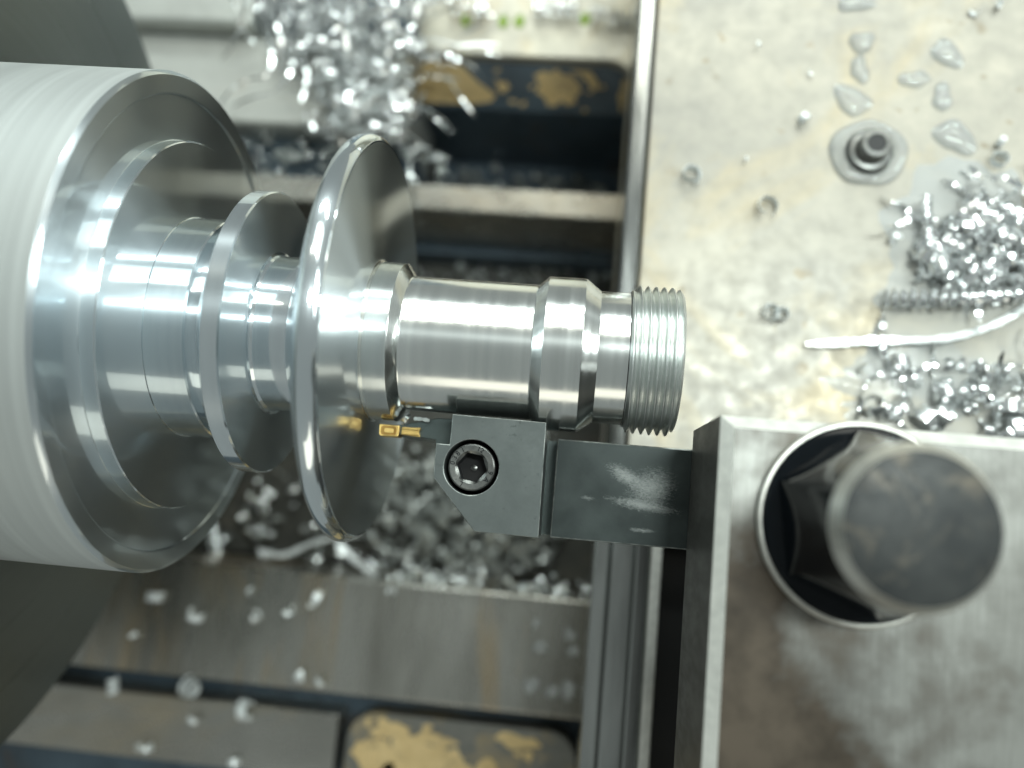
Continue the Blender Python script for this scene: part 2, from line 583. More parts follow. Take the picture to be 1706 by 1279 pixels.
# ------------------------------------------------------------------ lathe bed
bed = empty('lathe_bed', (-60, 0, -250))
tag(bed, 'lathe bed with bright ways, dark pockets and flaking ochre paint below the workpiece', 'lathe bed')
def bedpart(o):
    o.parent = bed
    o.matrix_parent_inverse = Matrix.Translation(-bed.location)
    return o

bedpart(box('rear_way', -330, 230, 81.4, 92.3, -186, -140, 'way', None, 0.8))
bedpart(box('rear_way_foot', -330, 230, 76.0, 92.3, -230, -186.2, 'casting', None, 1.0))
bedpart(box('front_way', -330, 230, -116.4, -72.0, -190, -140, 'front_way', None, 0.8))
bedpart(box('front_rail', -330, -84, -149, -124.2, -190, -141, 'way', None, 0.8))
bedpart(box('front_casting', -330, 230, -230, -116.6, -240, -158, 'casting', None, 0))
bedpart(box('pit_floor', -330, 230, -72.0, 76.0, -220, -204, 'pit', None, 0))
# rear pocket with rounded corners, cut into the casting
pk = slab('pocket_casting', [(-82, 92.6), (230, 92.6), (230, 330), (-82, 330)], -236, -150.0, 'casting', None, (), 0)
bpy.data.objects.remove(pk)
bedpart(box('pocket_floor', -84, 230, 92.4, 152, -240, -226, 'casting', None, 0))
def pocket_wall():
    # sloping upper face, then a straight drop to the pocket floor
    prof = [(151.2, -146.0), (137.7, -163.4), (137.7, -226), (160, -226), (160, -146.0)]
    n = len(prof)
    V = [(-84, y, z) for y, z in prof] + [(230, y, z) for y, z in prof]
    F = [tuple(range(n)), tuple(range(n, 2 * n))] + [(i, (i + 1) % n, n + (i + 1) % n, n + i) for i in range(n)]
    return link('pocket_wall', mesh_from(V, F, 'pocket_wall'), 'casting')
bedpart(pocket_wall())
def pocket_cover():
    outer = [(-82, 420), (-82, 151.2)]
    # front edge, then the rounded pocket corner and the right cheek that runs forward to the rear way
    outer += [(0.6, 151.2)] + [(0.6 + 12.4 * math.sin(R_(a)), 138.8 + 12.4 * math.cos(R_(a))) for a in range(10, 91, 10)]
    outer += [(13.0, 92.6), (230, 92.6), (230, 420)]
    return slab('rear_cover', outer[::-1], -146, -140, 'rear_cover', None, (), 0.8)
bedpart(pocket_cover())
bedpart(box('pocket_cheek', 13.2, 230, 92.6, 151, -226, -146.2, 'casting', None, 0))
# rear table left of the pocket
bedpart(box('rear_table', -330, -82.4, 115.2, 154.6, -200, -140, 'rear_plate', None, 1.2))
bedpart(box('rear_gutter', -330, -82.4, 92.4, 115.0, -200, -156, 'casting', None, 0))
bedpart(box('rear_step', -330, -152, 155.2, 420, -200, -131, 'rear_plate', None, 2.0))
bedpart(box('rear_recess', -151.8, -82.6, 155.2, 420, -200, -158, 'casting', None, 0))
# flaking paint on the pocket wall (plane y = 151.2) and the front panel
# u runs along the bed, v down the slope
wall = lambda u, v, w: (u, 151.2 - 0.614 * v - 0.789 * w, -146.0 - 0.789 * v + 0.614 * w)
for pts in ([(-83.5, 0.6), (-67.3, 0.8), (-62.8, 1.6), (-55.2, 9.5), (-47.5, 14.8), (-49.8, 18.0), (-58.0, 19.4), (-78.5, 19.9), (-83.5, 19.0), (-83.5, 11.0)],
            [(-47.4, 10.0), (-42.7, 8.6), (-41.4, 11.0), (-44.8, 13.9)],
            [(-30.5, 5.1), (-26.8, 2.6), (-23.7, 3.6), (-20.9, 1.5), (-17.8, 4.1), (-13.8, 4.1), (-11.7, 7.6), (-9.6, 11.0), (-12.4, 13.9), (-13.2, 17.1), (-16.0, 18.0), (-18.0, 15.7), (-20.6, 18.5), (-24.4, 18.5), (-25.7, 14.8), (-29.7, 12.4), (-28.1, 9.1)],
            [(-15.5, 2.1), (-11.9, 1.8), (-6.0, 2.1), (-2.9, 6.1), (-1.9, 9.5), (-4.8, 10.5), (-6.8, 7.1), (-10.0, 3.6)]):
    bedpart(flake('paint_flake', pts, wall, 0.5, 'paint', None))
bedpart(flake('paint_flake', jag(8.6, 12, 1.8, 6.5, 5, 22, 0.4), wall, 0.5, 'paint', None))
panel = bedpart(slab('painted_panel', round_rect(-80, 9.0, -260, -122.4, 11), -165, -141.5, 'panel', None, (), 1.5))
top = lambda u, v, w: (u, v, -141.5 + w)
for i, (cx, cy, rx, ry) in enumerate(((-66, -140, 9, 9), (-52, -137, 9, 9), (-40, -141, 10, 9), (-27, -143, 9, 7), (-58, -150, 15, 9), (-36, -153, 16, 8), (-63, -128, 8, 2.6), (-46, -129.5, 7, 2.4), (-14, -127, 9, 2.4), (-18, -149, 7, 5))):
    bedpart(flake('paint_flake', jag(cx, cy, rx, ry, 40 + i, 34, 0.34), top, 0.35 + 0.05 * (i % 4), 'paint', None))

prnd = random.Random(77)
for i in range(26):
    bedpart(flake('paint_flake', jag(prnd.uniform(-74, -8), prnd.uniform(-152, -125), prnd.uniform(0.8, 2.4), prnd.uniform(0.7, 1.8), 900 + i, 14, 0.4), top, 0.25 + 0.02 * i % 0.2, 'paint', None))
for i in range(14):
    bedpart(flake('paint_flake', jag(prnd.uniform(-56, 8), prnd.uniform(2, 20), prnd.uniform(0.6, 1.6), prnd.uniform(0.5, 1.2), 940 + i, 14, 0.4), wall, 0.3, 'paint', None))

# ------------------------------------------------------------------ chuck and workpiece
chuck = empty('lathe_chuck', (-200, 0, 0))
tag(chuck, 'large grey lathe chuck gripping the bar at the left edge', 'chuck')
c0 = revolve('body', [(-240, 126), (-240, 132), (-163, 132), (-160.5, 129.5)], 'chuck', None, 192, 25, True)
c1 = revolve('face', [(-160.5, 129.5), (-160.3, 60.2)], 'chuck', None, 192, 25)
for o in (c0, c1):
    o.parent = chuck
    o.matrix_parent_inverse = Matrix.Translation(-chuck.location)

wp = empty('workpiece', (0, 0, 0))
tag(wp, 'shiny turned steel shaft with flanges and a threaded right end held in the chuck', 'workpiece')
revolve('raw_bar', [(-168, 58.9), (-160, 59.2), (-97.9, 59.2)], 'raw_bar', wp, 256, 22)
revolve('face_rim', [(-97.9, 59.2), (-97.35, 58.75), (-97.0, 58.3), (-97.0, 54.5), (-97.15, 54.2), (-97.5, 54.0)], 'face_steel', wp, 256, 20)
revolve('machined_face', [(-97.5, 54.0), (-97.5, 44.2), (-97.4, 44.05)], 'face_steel', wp, 256, 20)
revolve('boss', [(-97.4, 44.05), (-94.45, 43.95), (-94.2, 43.7)], 'mirror_steel', wp, 256, 20)
revolve('boss_face', [(-94.2, 43.7), (-94.2, 26.65)], 'face_steel', wp, 256, 20)
revolve('neck', [(-94.2, 26.65), (-94.05, 26.45), (-85.3, 26.4), (-84.95, 26.1), (-84.9, 23.4), (-78.4, 23.4)], 'mirror_steel', wp, 256, 20)
revolve('narrow_flange', [(-78.4, 23.4), (-78.35, 33.35), (-77.95, 33.75), (-74.4, 33.75), (-74.07, 33.4)], 'mirror_steel', wp, 256, 20)
revolve('narrow_flange_face', [(-74.07, 33.4), (-74.0, 19.6)], 'face_steel', wp, 256, 20)
revolve('waist', [(-74.0, 19.6), (-73.7, 19.0), (-73.0, 18.7), (-68.2, 18.5), (-66.0, 18.5)] + [(-66.0 + 9.2 * math.sin(R_(a)), 18.5 + 15.0 * (1 - math.cos(R_(a)))) for a in range(3, 79, 3)] + [(-55.2, 40.5)], 'mirror_steel', wp, 256, 20)
bead = [(-55.2, 40.5), (-54.6, 44.2), (-54.5, 45.6)] + [(-51.85 - 2.7 * math.cos(R_(a)), 45.45 + 2.55 * math.sin(R_(a))) for a in range(12, 160, 8)] + [(-49.3, 46.45), (-49.25, 46.1)]
revolve('wide_flange', bead, 'mirror_steel', wp, 256, 26)
revolve('flange_face', [(-49.25, 46.1), (-49.2, 45.6), (-49.15, 20.0), (-48.95, 19.4)], 'satin_steel', wp, 256, 26)
revolve('shoulder', [(-48.95, 19.4), (-48.7, 18.75), (-48.2, 18.95), (-43.0, 18.9), (-42.8, 18.75), (-41.0, 16.15), (-40.75, 16.05)], 'fine_steel', wp, 256, 20)
revolve('barrel', [(-40.75, 16.05), (-11.5, 15.98)], 'fine_steel', wp, 256, 20)
revolve('collar', [(-11.5, 15.98), (-11.3, 16.05), (-9.1, 17.95), (-8.85, 18.1), (-0.35, 18.1), (-0.1, 17.98), (3.0, 15.6), (3.2, 15.5)], 'fine_steel', wp, 256, 20)
revolve('relief_neck', [(3.2, 15.5), (9.9, 15.45), (10.1, 15.3)], 'fine_steel', wp, 256, 20)


def thread_mesh(s0, s1, r_minor, r_major, pitch, seg=160, step=0.09):
    n = int(round((s1 - s0) / step)) + 1
    s = s0 + np.arange(n) * step
    a = np.arange(seg) * 2 * np.pi / seg
    S, A = np.meshgrid(s, a, indexing='ij')
    ph = ((S - s0) / pitch - A / (2 * np.pi)) % 1.0
    tri = np.abs(ph * 2 - 1)
    h = np.clip((tri - 0.08) / 0.84, 0, 1)
    h = 0.5 * h + 0.5 * (0.5 - 0.5 * np.cos(np.pi * h))
    rad = r_minor + (r_major - r_minor) * h
    start = np.clip((S - s0) / 1.2, 0, 1)
    rad = r_minor + (rad - r_minor) * start
    end = r_major - np.clip((S - (s1 - 1.1)) / 1.1, 0, 1) * 1.3
    rad = np.minimum(rad, end)
    V = np.stack([S, rad * np.cos(A), rad * np.sin(A)], -1).reshape(-1, 3)
    F = []
    for i in range(n - 1):
        for k in range(seg):
            k2 = (k + 1) % seg
            F.append((i * seg + k, i * seg + k2, (i + 1) * seg + k2, (i + 1) * seg + k))
    F.append(tuple((n - 1) * seg + k for k in range(seg)))
    return mesh_from(V, F, 'thread', True, 50)

link('thread', thread_mesh(10.1, 21.9, 15.85, 17.35, 1.86), 'thread_steel', wp)

# ------------------------------------------------------------------ saddle
saddle = empty('saddle', (80, 40, -75))
tag(saddle, 'beige-grey scraped saddle plate spattered with coolant on the right', 'saddle')
def sadpart(o):
    o.parent = saddle
    o.matrix_parent_inverse = Matrix.Translation(-saddle.location)
    return o
HX, HY = 83.2, 80.6
sadpart(slab('top_plate', [(15.6, -36), (260, -36), (260, 420), (15.6, 420)], -82, -60, 'saddle', None, (), 0.7))
sadpart(box('edge_strip', 9.4, 15.3, -30, 420, -90, -61.5, 'rail', None, 1.0))
sadpart(box('wiper_rail', 7.9, 13.0, -260, -30.3, -92, -66.0, 'rail', None, 0.8))
sadpart(box('slide_rail', 13.2, 20.0, -260, -36.3, -92, -63.0, 'rail', None, 0.6))
sadpart(box('slide_rail', 20.2, 24.6, -260, -36.3, -92, -61.2, 'rail', None, 0.6))
sadpart(box('bright_lip', 24.8, 27.9, -260, -36.3, -92, -60.4, 'post_edge', None, 0.6))
sadpart(box('slot_shade', 28.1, 46.0, -260, -36.3, -92, -78.0, 'black', None, 0))  # black box stands in for the shadow under the tool post
sadpart(box('saddle_body', 10, 260, -260, 420, -139.5, -92.3, 'rear_cover', None, 0))
scr = sadpart(link('stud', revolve_ring_z([(7.2, -60.0), (7.0, -58.2), (6.2, -57.4), (4.9, -57.2), (4.7, -56.6), (4.6, -52.8), (4.2, -52.3), (2.9, -52.2), (2.7, -52.6)]), 'screw', None, (HX, HY, 0)))
sk = link('socket', revolve_z([(2.75, -52.5), (2.6, -55.8), (0.0, -56.0)], 40), 'black_steel', None)
sk.parent = scr

# ------------------------------------------------------------------ tool post
post = empty('tool_post', (78, -60, -60))
tag(post, 'oily steel tool post block with bright chamfered edges at the lower right', 'tool post')
def postpart(o):
    o.parent = post
    o.matrix_parent_inverse = Matrix.Translation(-post.location)
    return o
def chamfer_block(x0, x1, y0, y1, z0, z1, c):
    a = [(x0, y0), (x1, y0), (x1, y1), (x0, y1)]
    b = [(x0 + c, y0 + c), (x1 - c, y0 + c), (x1 - c, y1 - c), (x0 + c, y1 - c)]
    flank = mesh_from([(*p, z0) for p in a] + [(*p, z1 - c) for p in a], [(0, 1, 2, 3)] + [(i, (i + 1) % 4, 4 + (i + 1) % 4, 4 + i) for i in range(4)], 'flank')
    ch = mesh_from([(*p, z1 - c) for p in a] + [(*p, z1) for p in b], [(i, (i + 1) % 4, 4 + (i + 1) % 4, 4 + i) for i in range(4)], 'chamfer')
    tp = mesh_from([(*p, z1) for p in b], [(0, 1, 2, 3)], 'top')
    return flank, ch, tp
fl, ch, tp = chamfer_block(26.6, 150, -160, -15.6, 0.6, 39, 2.3)
postpart(link('flank', fl, 'post_flank'))
postpart(link('chamfer', ch, 'post_edge'))
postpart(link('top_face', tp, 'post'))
postpart(box('column', 52, 145, -155, -44, -60, 0.4, 'post_dark', None, 0))
postpart(box('slot_floor', 52, 145, -43.8, -18, -60, -25.4, 'post_dark', None, 0))

BX, BY, BZ = 51.7, -33.4, 39.0
bolt = postpart(link('clamp_bolt', revolve_z([(18.4, 0.0), (18.4, 1.2), (18.0, 1.7), (17.5, 1.7), (17.4, 1.2)], 96), 'bolt_edge', None, (BX, BY, BZ)))
def hex_head():
    # hexagon at the foot that runs out into a round crown
    seg, h = 96, 28.0
    rot = R_(7.5)
    def hr(a, af):
        a = (a - rot + math.pi / 6) % (math.pi / 3) - math.pi / 6
        return af / math.cos(a)
    A = [2 * math.pi * k / seg for k in range(seg)]
    verts, faces, rows = [], [], []
    for z, w in ((1.8, 0.0), (8.0, 0.22), (14.0, 0.5), (20.0, 0.8), (25.4, 1.0)):
        rows.append([((1 - w) * hr(a, 14.4) + w * 12.9, a, z) for a in A])
    for row in rows:
        for r, a, z in row:
            verts.append((r * math.cos(a), r * math.sin(a), z))
    for i in range(len(rows) - 1):
        for k in range(seg):
            k2 = (k + 1) % seg
            faces.append((i * seg + k, i * seg + k2, (i + 1) * seg + k2, (i + 1) * seg + k))
    faces.append(tuple(range(seg)))
    return mesh_from(verts, faces, 'hex_head', True, 35), rows[-1], h
hm, ring, HH = hex_head()
def child_of(o, parent, local_mm):
    o.parent = parent
    o.location = Vector(local_mm) * MM
    return o
child_of(link('hex_head', hm, 'bolt_black'), bolt, (0, 0, 0))
child_of(link('black_flange', revolve_z([(17.45, 1.3), (17.45, 2.2), (17.0, 2.8), (15.0, 3.4), (13.0, 3.6)], 96), 'bolt_black'), bolt, (0, 0, 0))
n = len(ring)
vv = [(r * math.cos(a), r * math.sin(a), z) for r, a, z in ring] + [(11.5 * math.cos(a), 11.5 * math.sin(a), HH) for r, a, z in ring]
child_of(link('worn_edge', mesh_from(vv, [(i, (i + 1) % n, n + (i + 1) % n, n + i) for i in range(n)], 'worn_edge', True, 30), 'bolt_edge'), bolt, (0, 0, 0))
child_of(link('crown', revolve_z([(11.5, HH), (10.0, HH + 0.25), (6.0, HH + 0.5), (0.0, HH + 0.6)], 96), 'bolt_top'), bolt, (0, 0, 0))

# ------------------------------------------------------------------ grooving tool
tool = empty('grooving_tool', (15, -31, -25))
tag(tool, 'dark tool holder with grey clamp block and gold insert cutting beside the flange', 'cutting tool')
def toolpart(o):
    o.parent = tool
    o.matrix_parent_inverse = Matrix.Translation(-tool.location)
    return o
SX, SY = -23.0, -28.4
bevel(toolpart(box('shank', -4.4, 120, -42.7, -19.9, -25, 0.0, 'shank', None, 0)), 0.3, 2, 30, 'rubbed')
toolpart(box('undercut', -6.9, -4.5, -42.4, -20.1, -25, -7.0, 'holder_dark', None, 0))
blk = toolpart(slab('clamp_block', [(-28.4, -16.8), (-7.0, -17.0), (-6.7, -42.7), (-21.0, -42.6), (-31.4, -31.4), (-31.5, -23.7), (-28.4, -23.7)], -24, 8.0, 'holder_grey', None, [(SX, SY, 6.2, 1.5)], 0))
bevel(blk, 0.22, 2, 40, 'rubbed')
toolpart(slab('blade', [(-28.5, -17.2), (-28.5, -23.6), (-33.0, -23.6), (-33.0, -22.5), (-37.0, -22.2), (-43.5, -21.9), (-43.5, -20.0), (-37.5, -18.6), (-33.0, -17.3)], -18, -0.4, 'holder_dark', None, (), 0.2))
screw = toolpart(link('clamp_screw', None or revolve_z([(5.4, 1.5), (5.4, 6.9), (5.2, 7.35), (4.85, 7.5), (4.0, 7.5)], 72), 'screw', None, (SX, SY, 0)))
# open the top of the screw: replace the cap by a ring with a hexagon socket
def socket_screw_mesh(socket=False):
    seg = 72
    rot = R_(22)
    def hr(a):
        a = (a - rot + math.pi / 6) % (math.pi / 3) - math.pi / 6
        return 3.05 / math.cos(a)
    A = [2 * math.pi * k / seg for k in range(seg)]
    rows = [[(5.4, 1.5)] * seg, [(5.4, 6.8)] * seg, [(5.25, 7.25)] * seg, [(4.95, 7.45)] * seg, [(3.75, 7.4)] * seg, [(hr(a), 6.95) for a in A]]
    inner = [[(hr(a), 6.95) for a in A], [(hr(a) * 0.99, 6.2) for a in A], [(hr(a) * 0.99, 2.0) for a in A], [(1.6, 1.6)] * seg]
    rows = inner if socket else rows
    V, F = [], []
    for row in rows:
        for a, (r, z) in zip(A, row):
            V.append((r * math.cos(a), r * math.sin(a), z))
    for i in range(len(rows) - 1):
        for k in range(seg):
            k2 = (k + 1) % seg
            F.append((i * seg + k, i * seg + k2, (i + 1) * seg + k2, (i + 1) * seg + k))
    return mesh_from(V, F, 'clamp_screw', True, 25)
screw.data = socket_screw_mesh()
screw.data.materials.append(MAT['screw'])
child_of(link('hex_socket', socket_screw_mesh(True), 'black_steel'), screw, (0, 0, 0))
child_of(link('socket_centre', revolve_z([(1.6, 1.6), (0.9, 1.6), (0.7, 2.6), (0.0, 2.8)], 32), 'screw'), screw, (0, 0, 0))
child_of(link('recess_floor', revolve_z([(6.15, 1.55), (5.45, 1.55), (5.45, 2.2), (6.15, 2.2)], 48), 'black'), screw, (0, 0, 0))
def stamp(txt, ang, r=4.38, size=1.6):
    cu = bpy.data.curves.new('stamp', 'FONT')
    cu.body = txt
    cu.size = size * MM
    cu.extrude = 0.05 * MM
    cu.align_x = 'CENTER'
    cu.align_y = 'CENTER'
    cu.materials.append(MAT['bolt_black'])
    tmp = bpy.data.objects.new('tmp', cu)
    COL.objects.link(tmp)
    me = bpy.data.meshes.new_from_object(tmp.evaluated_get(bpy.context.evaluated_depsgraph_get()))
    bpy.data.objects.remove(tmp)
    o = bpy.data.objects.new('marking', me)
    COL.objects.link(o)
    o.parent = screw
    a = R_(ang)
    o.location = Vector((r * math.cos(a), r * math.sin(a), 7.50)) * MM
    o.rotation_euler = (0, 0, a - math.pi / 2)
for t_, a_ in (('0', 172), ('3', 155), ('8', 140), ('1', 122), ('1', 73), ('2', 62), ('9', -12), ('A', -36), ('L', -118)):
    stamp(t_, a_)

# gold insert: broad tip and a shorter grooved tail
ins = toolpart(slab('cutting_insert', [(-46.5, -19.9), (-41.9, -19.9), (-41.7, -20.3), (-41.7, -22.2), (-41.9, -22.6), (-46.1, -22.7), (-46.4, -22.3)], -4.0, 1.0, 'gold', None, [], 0.15))
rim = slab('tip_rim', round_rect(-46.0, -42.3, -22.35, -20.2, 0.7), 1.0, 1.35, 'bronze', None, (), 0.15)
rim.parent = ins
rim = slab('chip_breaker', round_rect(-45.1, -42.9, -21.8, -20.8, 0.4), 1.35, 1.65, 'gold', None, (), 0.15)
rim.parent = ins
rim = slab('tail', [(-41.2, -20.3), (-36.7, -20.0), (-37.0, -21.1), (-36.7, -22.2), (-41.2, -22.0)], -4.0, 0.7, 'gold', None, (), 0.12)
rim.parent = ins
for y0 in (-21.95, -20.75):
    rb = box('tail_ridge', -41.0, -36.9, y0, y0 + 0.6, 0.72, 1.1, 'gold', None, 0.15)
    rb.parent = ins

# ------------------------------------------------------------------ swarf
def ribbon(radius, width, thick, turns, pitch, taper=0.0, seg=14, wob=0.0, seed=0):
    """Curled chip: a thin rectangular strip wound round local Z."""
    rnd = random.Random(seed)
    n = max(4, int(seg * turns))
    V, F = [], []
    for i in range(n + 1):
        t = i / n
        a = 2 * math.pi * turns * t
        r = radius * (1 - taper * t) * (1 + wob * rnd.uniform(-1, 1))
        zc = pitch * turns * (t - 0.5)
        w = width * (0.35 + 0.65 * min(1, 6 * t, 6 * (1 - t)))
        for rr, zz in ((r, -w / 2), (r + thick, -w / 2 + width * 0.12), (r + thick, w / 2 + width * 0.12), (r, w / 2)):
            V.append((rr * math.cos(a), rr * math.sin(a), zc + zz))
    for i in range(n):
        b = i * 4
        for k in range(4):
            k2 = (k + 1) % 4
            F.append((b + k, b + k2, b + 4 + k2, b + 4 + k))
    F += [(0, 1, 2, 3), (n * 4, n * 4 + 3, n * 4 + 2, n * 4 + 1)]
    V = np.array(V)
    return V, F


def strand(points, width, thick, sub=8, twist=0.0, curl=0.0, turns=0, rag=0.18):
    """Long chip that follows a polyline, optionally wound into a tight helix along it."""
    P = [np.array(p, float) for p in points]
    Q = []
    for i in range(len(P) - 1):
        p0 = P[max(i - 1, 0)]; p1 = P[i]; p2 = P[i + 1]; p3 = P[min(i + 2, len(P) - 1)]
        for k in range(sub):
            t = k / sub
            Q.append(0.5 * ((2 * p1) + (-p0 + p2) * t + (2 * p0 - 5 * p1 + 4 * p2 - p3) * t * t + (-p0 + 3 * p1 - 3 * p2 + p3) * t ** 3))
    Q.append(P[-1])
    Q = np.array(Q)
    if curl:
        d = np.r_[0, np.cumsum(np.linalg.norm(np.diff(Q, axis=0), axis=1))]
        m = int(turns * 14)
        u = np.linspace(0, d[-1], m)
        C = np.stack([np.interp(u, d, Q[:, j]) for j in range(3)], 1)
        T = np.gradient(C, axis=0); T /= np.linalg.norm(T, axis=1)[:, None]
        up = np.array([0, 0, 1.0])
        S = np.cross(T, up); S /= np.linalg.norm(S, axis=1)[:, None]
        W = np.cross(S, T)
        a = (np.linspace(0, 2 * np.pi * turns, m) + 0.9 * np.sin(np.linspace(0, 9, m)))[:, None]
        cr = curl * (1 + 0.13 * np.sin(np.linspace(0, 2.3 * turns, m)) + 0.06 * np.sin(np.linspace(1, 6.1 * turns, m)))[:, None]
        Q = C + cr * (np.cos(a) * S + np.sin(a) * W)
    T = np.gradient(Q, axis=0); T /= (np.linalg.norm(T, axis=1)[:, None] + 1e-9)
    up = np.array([0.15, 0.2, 1.0]); up /= np.linalg.norm(up)
    S = np.cross(T, up); S /= (np.linalg.norm(S, axis=1)[:, None] + 1e-9)
    W = np.cross(S, T)
    n = len(Q)
    V, F = [], []
    for i in range(n):
        a = twist * i / n
        s = math.cos(a) * S[i] + math.sin(a) * W[i]
        w = -math.sin(a) * S[i] + math.cos(a) * W[i]
        rag_w = 1 + rag * (math.sin(i * 1.7) + 0.6 * math.sin(i * 0.61 + 1)) 
        end = min(1.0, 0.35 + 6.0 * i / n, 0.35 + 6.0 * (n - 1 - i) / n)
        for cs, cw in ((-1, -1), (1, -1), (1, 1), (-1, 1)):
            V.append(Q[i] + s * cs * width * rag_w * end / 2 + w * cw * thick / 2)
    for i in range(n - 1):
        b = i * 4
        for k in range(4):
            k2 = (k + 1) % 4
            F.append((b + k, b + k2, b + 4 + k2, b + 4 + k))
    F += [(0, 1, 2, 3), ((n - 1) * 4, (n - 1) * 4 + 3, (n - 1) * 4 + 2, (n - 1) * 4 + 1)]
    return np.array(V), F


PROTO = [
    ribbon(1.6, 1.5, 0.18, 1.3, 0.7, 0.25, 14, 0.03, 1),
    ribbon(1.1, 1.2, 0.16, 0.7, 0.2, 0.1, 16, 0.04, 2),
    ribbon(2.2, 1.7, 0.20, 0.9, 0.9, 0.35, 16, 0.03, 3),
    ribbon(1.3, 0.9, 0.15, 3.2, 1.3, 0.1, 12, 0.03, 4),
    ribbon(0.9, 1.0, 0.15, 0.55, 0.1, 0.0, 16, 0.05, 5),
    ribbon(1.9, 1.1, 0.18, 1.9, 1.0, 0.5, 13, 0.04, 6),
]
PROTO_ME = [mesh_from(v, f, 'chip', True, 40) for v, f in PROTO]
DULL_ME = [mesh_from(v, f, 'chip', True, 40) for v, f in PROTO]
for m_ in PROTO_ME:
    m_.materials.append(MAT['pale_chip'])
for m_ in DULL_ME:
    m_.materials.append(MAT['chip_dull'])


def heap(name, label, n, where, seed, mat='chip', scale=(0.6, 1.4), kinds=(0, 1, 2, 3, 4, 5), strands=()):
    """A pile of chips nobody could count: one mesh. where(rnd) -> x, y, z."""
    rnd = random.Random(seed)
    VV, FF, off = [], [], 0
    for i in range(n):
        V, F = PROTO[rnd.choice(kinds)]
        s = rnd.uniform(*scale)
        M = np.array(Euler((rnd.uniform(0, 6.3), rnd.uniform(0, 6.3), rnd.uniform(0, 6.3))).to_matrix()) * s
        W = V @ M.T + np.array(where(rnd))
        VV.append(W)
        FF += [tuple(k + off for k in f) for f in F]
        off += len(V)
    for V, F in strands:
        VV.append(V)
        FF += [tuple(k + off for k in f) for f in F]
        off += len(V)
    me = bpy.data.meshes.new(name)
    me.from_pydata([tuple(p) for p in np.concatenate(VV) * MM], [], FF)
    me.shade_smooth()
    me.set_sharp_from_angle(angle=R_(40))
    o = link(name, me, mat)
    return tag(o, label, 'swarf', None, 'stuff')


def blob(cx, cy, rx, ry, z, h, pw=1.0):
    def f(rnd):
        while True:
            u, v = rnd.uniform(-1, 1), rnd.uniform(-1, 1)
            if u * u + v * v < 1:
                break
        hh = h * (1 - (u * u + v * v)) ** pw
        return cx + rx * u, cy + ry * v, z + 1.2 + rnd.random() * hh
    return f


def rnd_strands(seed, n, cx, cy, cz, sx, sy, sz, length, width=0.7, drift=(0, 0, 0)):
    rnd = random.Random(seed)
    out = []
    for i in range(n):
        p = np.array([cx + rnd.uniform(-sx, sx), cy + rnd.uniform(-sy, sy), cz + rnd.uniform(0, sz)])
        d = np.array([rnd.uniform(-1, 1), rnd.uniform(-1, 1), rnd.uniform(-0.3, 0.3)]) + np.array(drift)
        pts = [p]
        for k in range(6):
            d = d + np.array([rnd.uniform(-1, 1), rnd.uniform(-1, 1), rnd.uniform(-0.4, 0.4)]) * 0.5
            d /= np.linalg.norm(d)
            q = pts[-1] + d * length / 6
            q[2] = max(q[2], cz)
            pts.append(q)
        out.append(strand(pts, width * rnd.uniform(0.6, 1.3), 0.2, 5, rnd.uniform(-8, 8)))
    return out


def ragged(rnd):
    t = rnd.random()
    y = 104 + 84 * t
    x = -97 + rnd.gauss(0, 1) * (7 + 15 * t) - 16 * t
    x = min(x, -80 - rnd.random() * 5)
    return x, y, -138 + rnd.random() * (8 + 22 * math.exp(-((x + 98) / 16) ** 2))
heap('swarf_heap', 'tangled stringy swarf piled behind the wide flange', 330, ragged, 11, 'wet_chip', (0.8, 2.6), (0, 1, 2, 3, 5), rnd_strands(5, 95, -114, 156, -136, 28, 34, 28, 52, 1.0, (0.1, 0.9, 0)) + rnd_strands(6, 16, -92, 112, -136, 10, 10, 16, 26, 1.0))
heap('swarf_heap', 'swarf lying along the gutter behind the narrow flange', 150, lambda r: (r.uniform(-190, -66), r.uniform(95, 113), -155 + r.random() * 9), 12, 'chip', (0.7, 1.5))
heap('swarf_heap', 'loose swarf in the front of the dark rear pocket', 70, lambda r: (r.uniform(-80, 8), r.uniform(112, 134), -225 + r.random() * 6), 13, 'chip_dull', (0.8, 1.6))
heap('swarf_heap', 'grey bed of crushed swarf under the clamp block', 620, blob(-52, -44, 52, 32, -204, 12, 0.5), 14, 'chip_dull', (0.7, 2.1), (0, 1, 2, 4, 5))
heap('swarf_heap', 'bright crumbly swarf along the back edge of the front way', 260, lambda r: (r.uniform(-78, 12), -74.5 + abs(r.gauss(0, 3.2)), -204 + 58 * r.random() ** 0.25), 15, 'chip', (0.6, 1.3), (0, 1, 4, 2))
heap('swarf_heap', 'scattered swarf on the pit floor below the narrow flange', 90, lambda r: (r.uniform(-185, -80), r.uniform(-74, -30), -203 + r.random() * 4), 16, 'chip', (0.8, 1.8))
heap('swarf_heap', 'faint swarf at the bottom of the dark pit behind the barrel', 160, lambda r: (r.uniform(-90, 20), r.uniform(40, 76), -203 + r.random() * 5), 17, 'chip_dull', (0.7, 1.5))
heap('swarf_heap', 'wet bright curls of swarf heaped at the right edge of the saddle', 150, lambda r: (lambda u, v: (97 + 42 * u, 38 + 33 * v * (0.5 + 0.5 * u), -59.2 + 5 * r.random() * (0.4 + u)))(r.random(), r.random() ** 0.8), 18, 'wet_chip', (0.5, 2.5), (0, 1, 2, 3, 4, 5), rnd_strands(21, 26, 120, 54, -58.5, 16, 14, 4, 24, 1.3) + rnd_strands(22, 16, 124, 62, -58, 14, 14, 4, 14, 1.6))
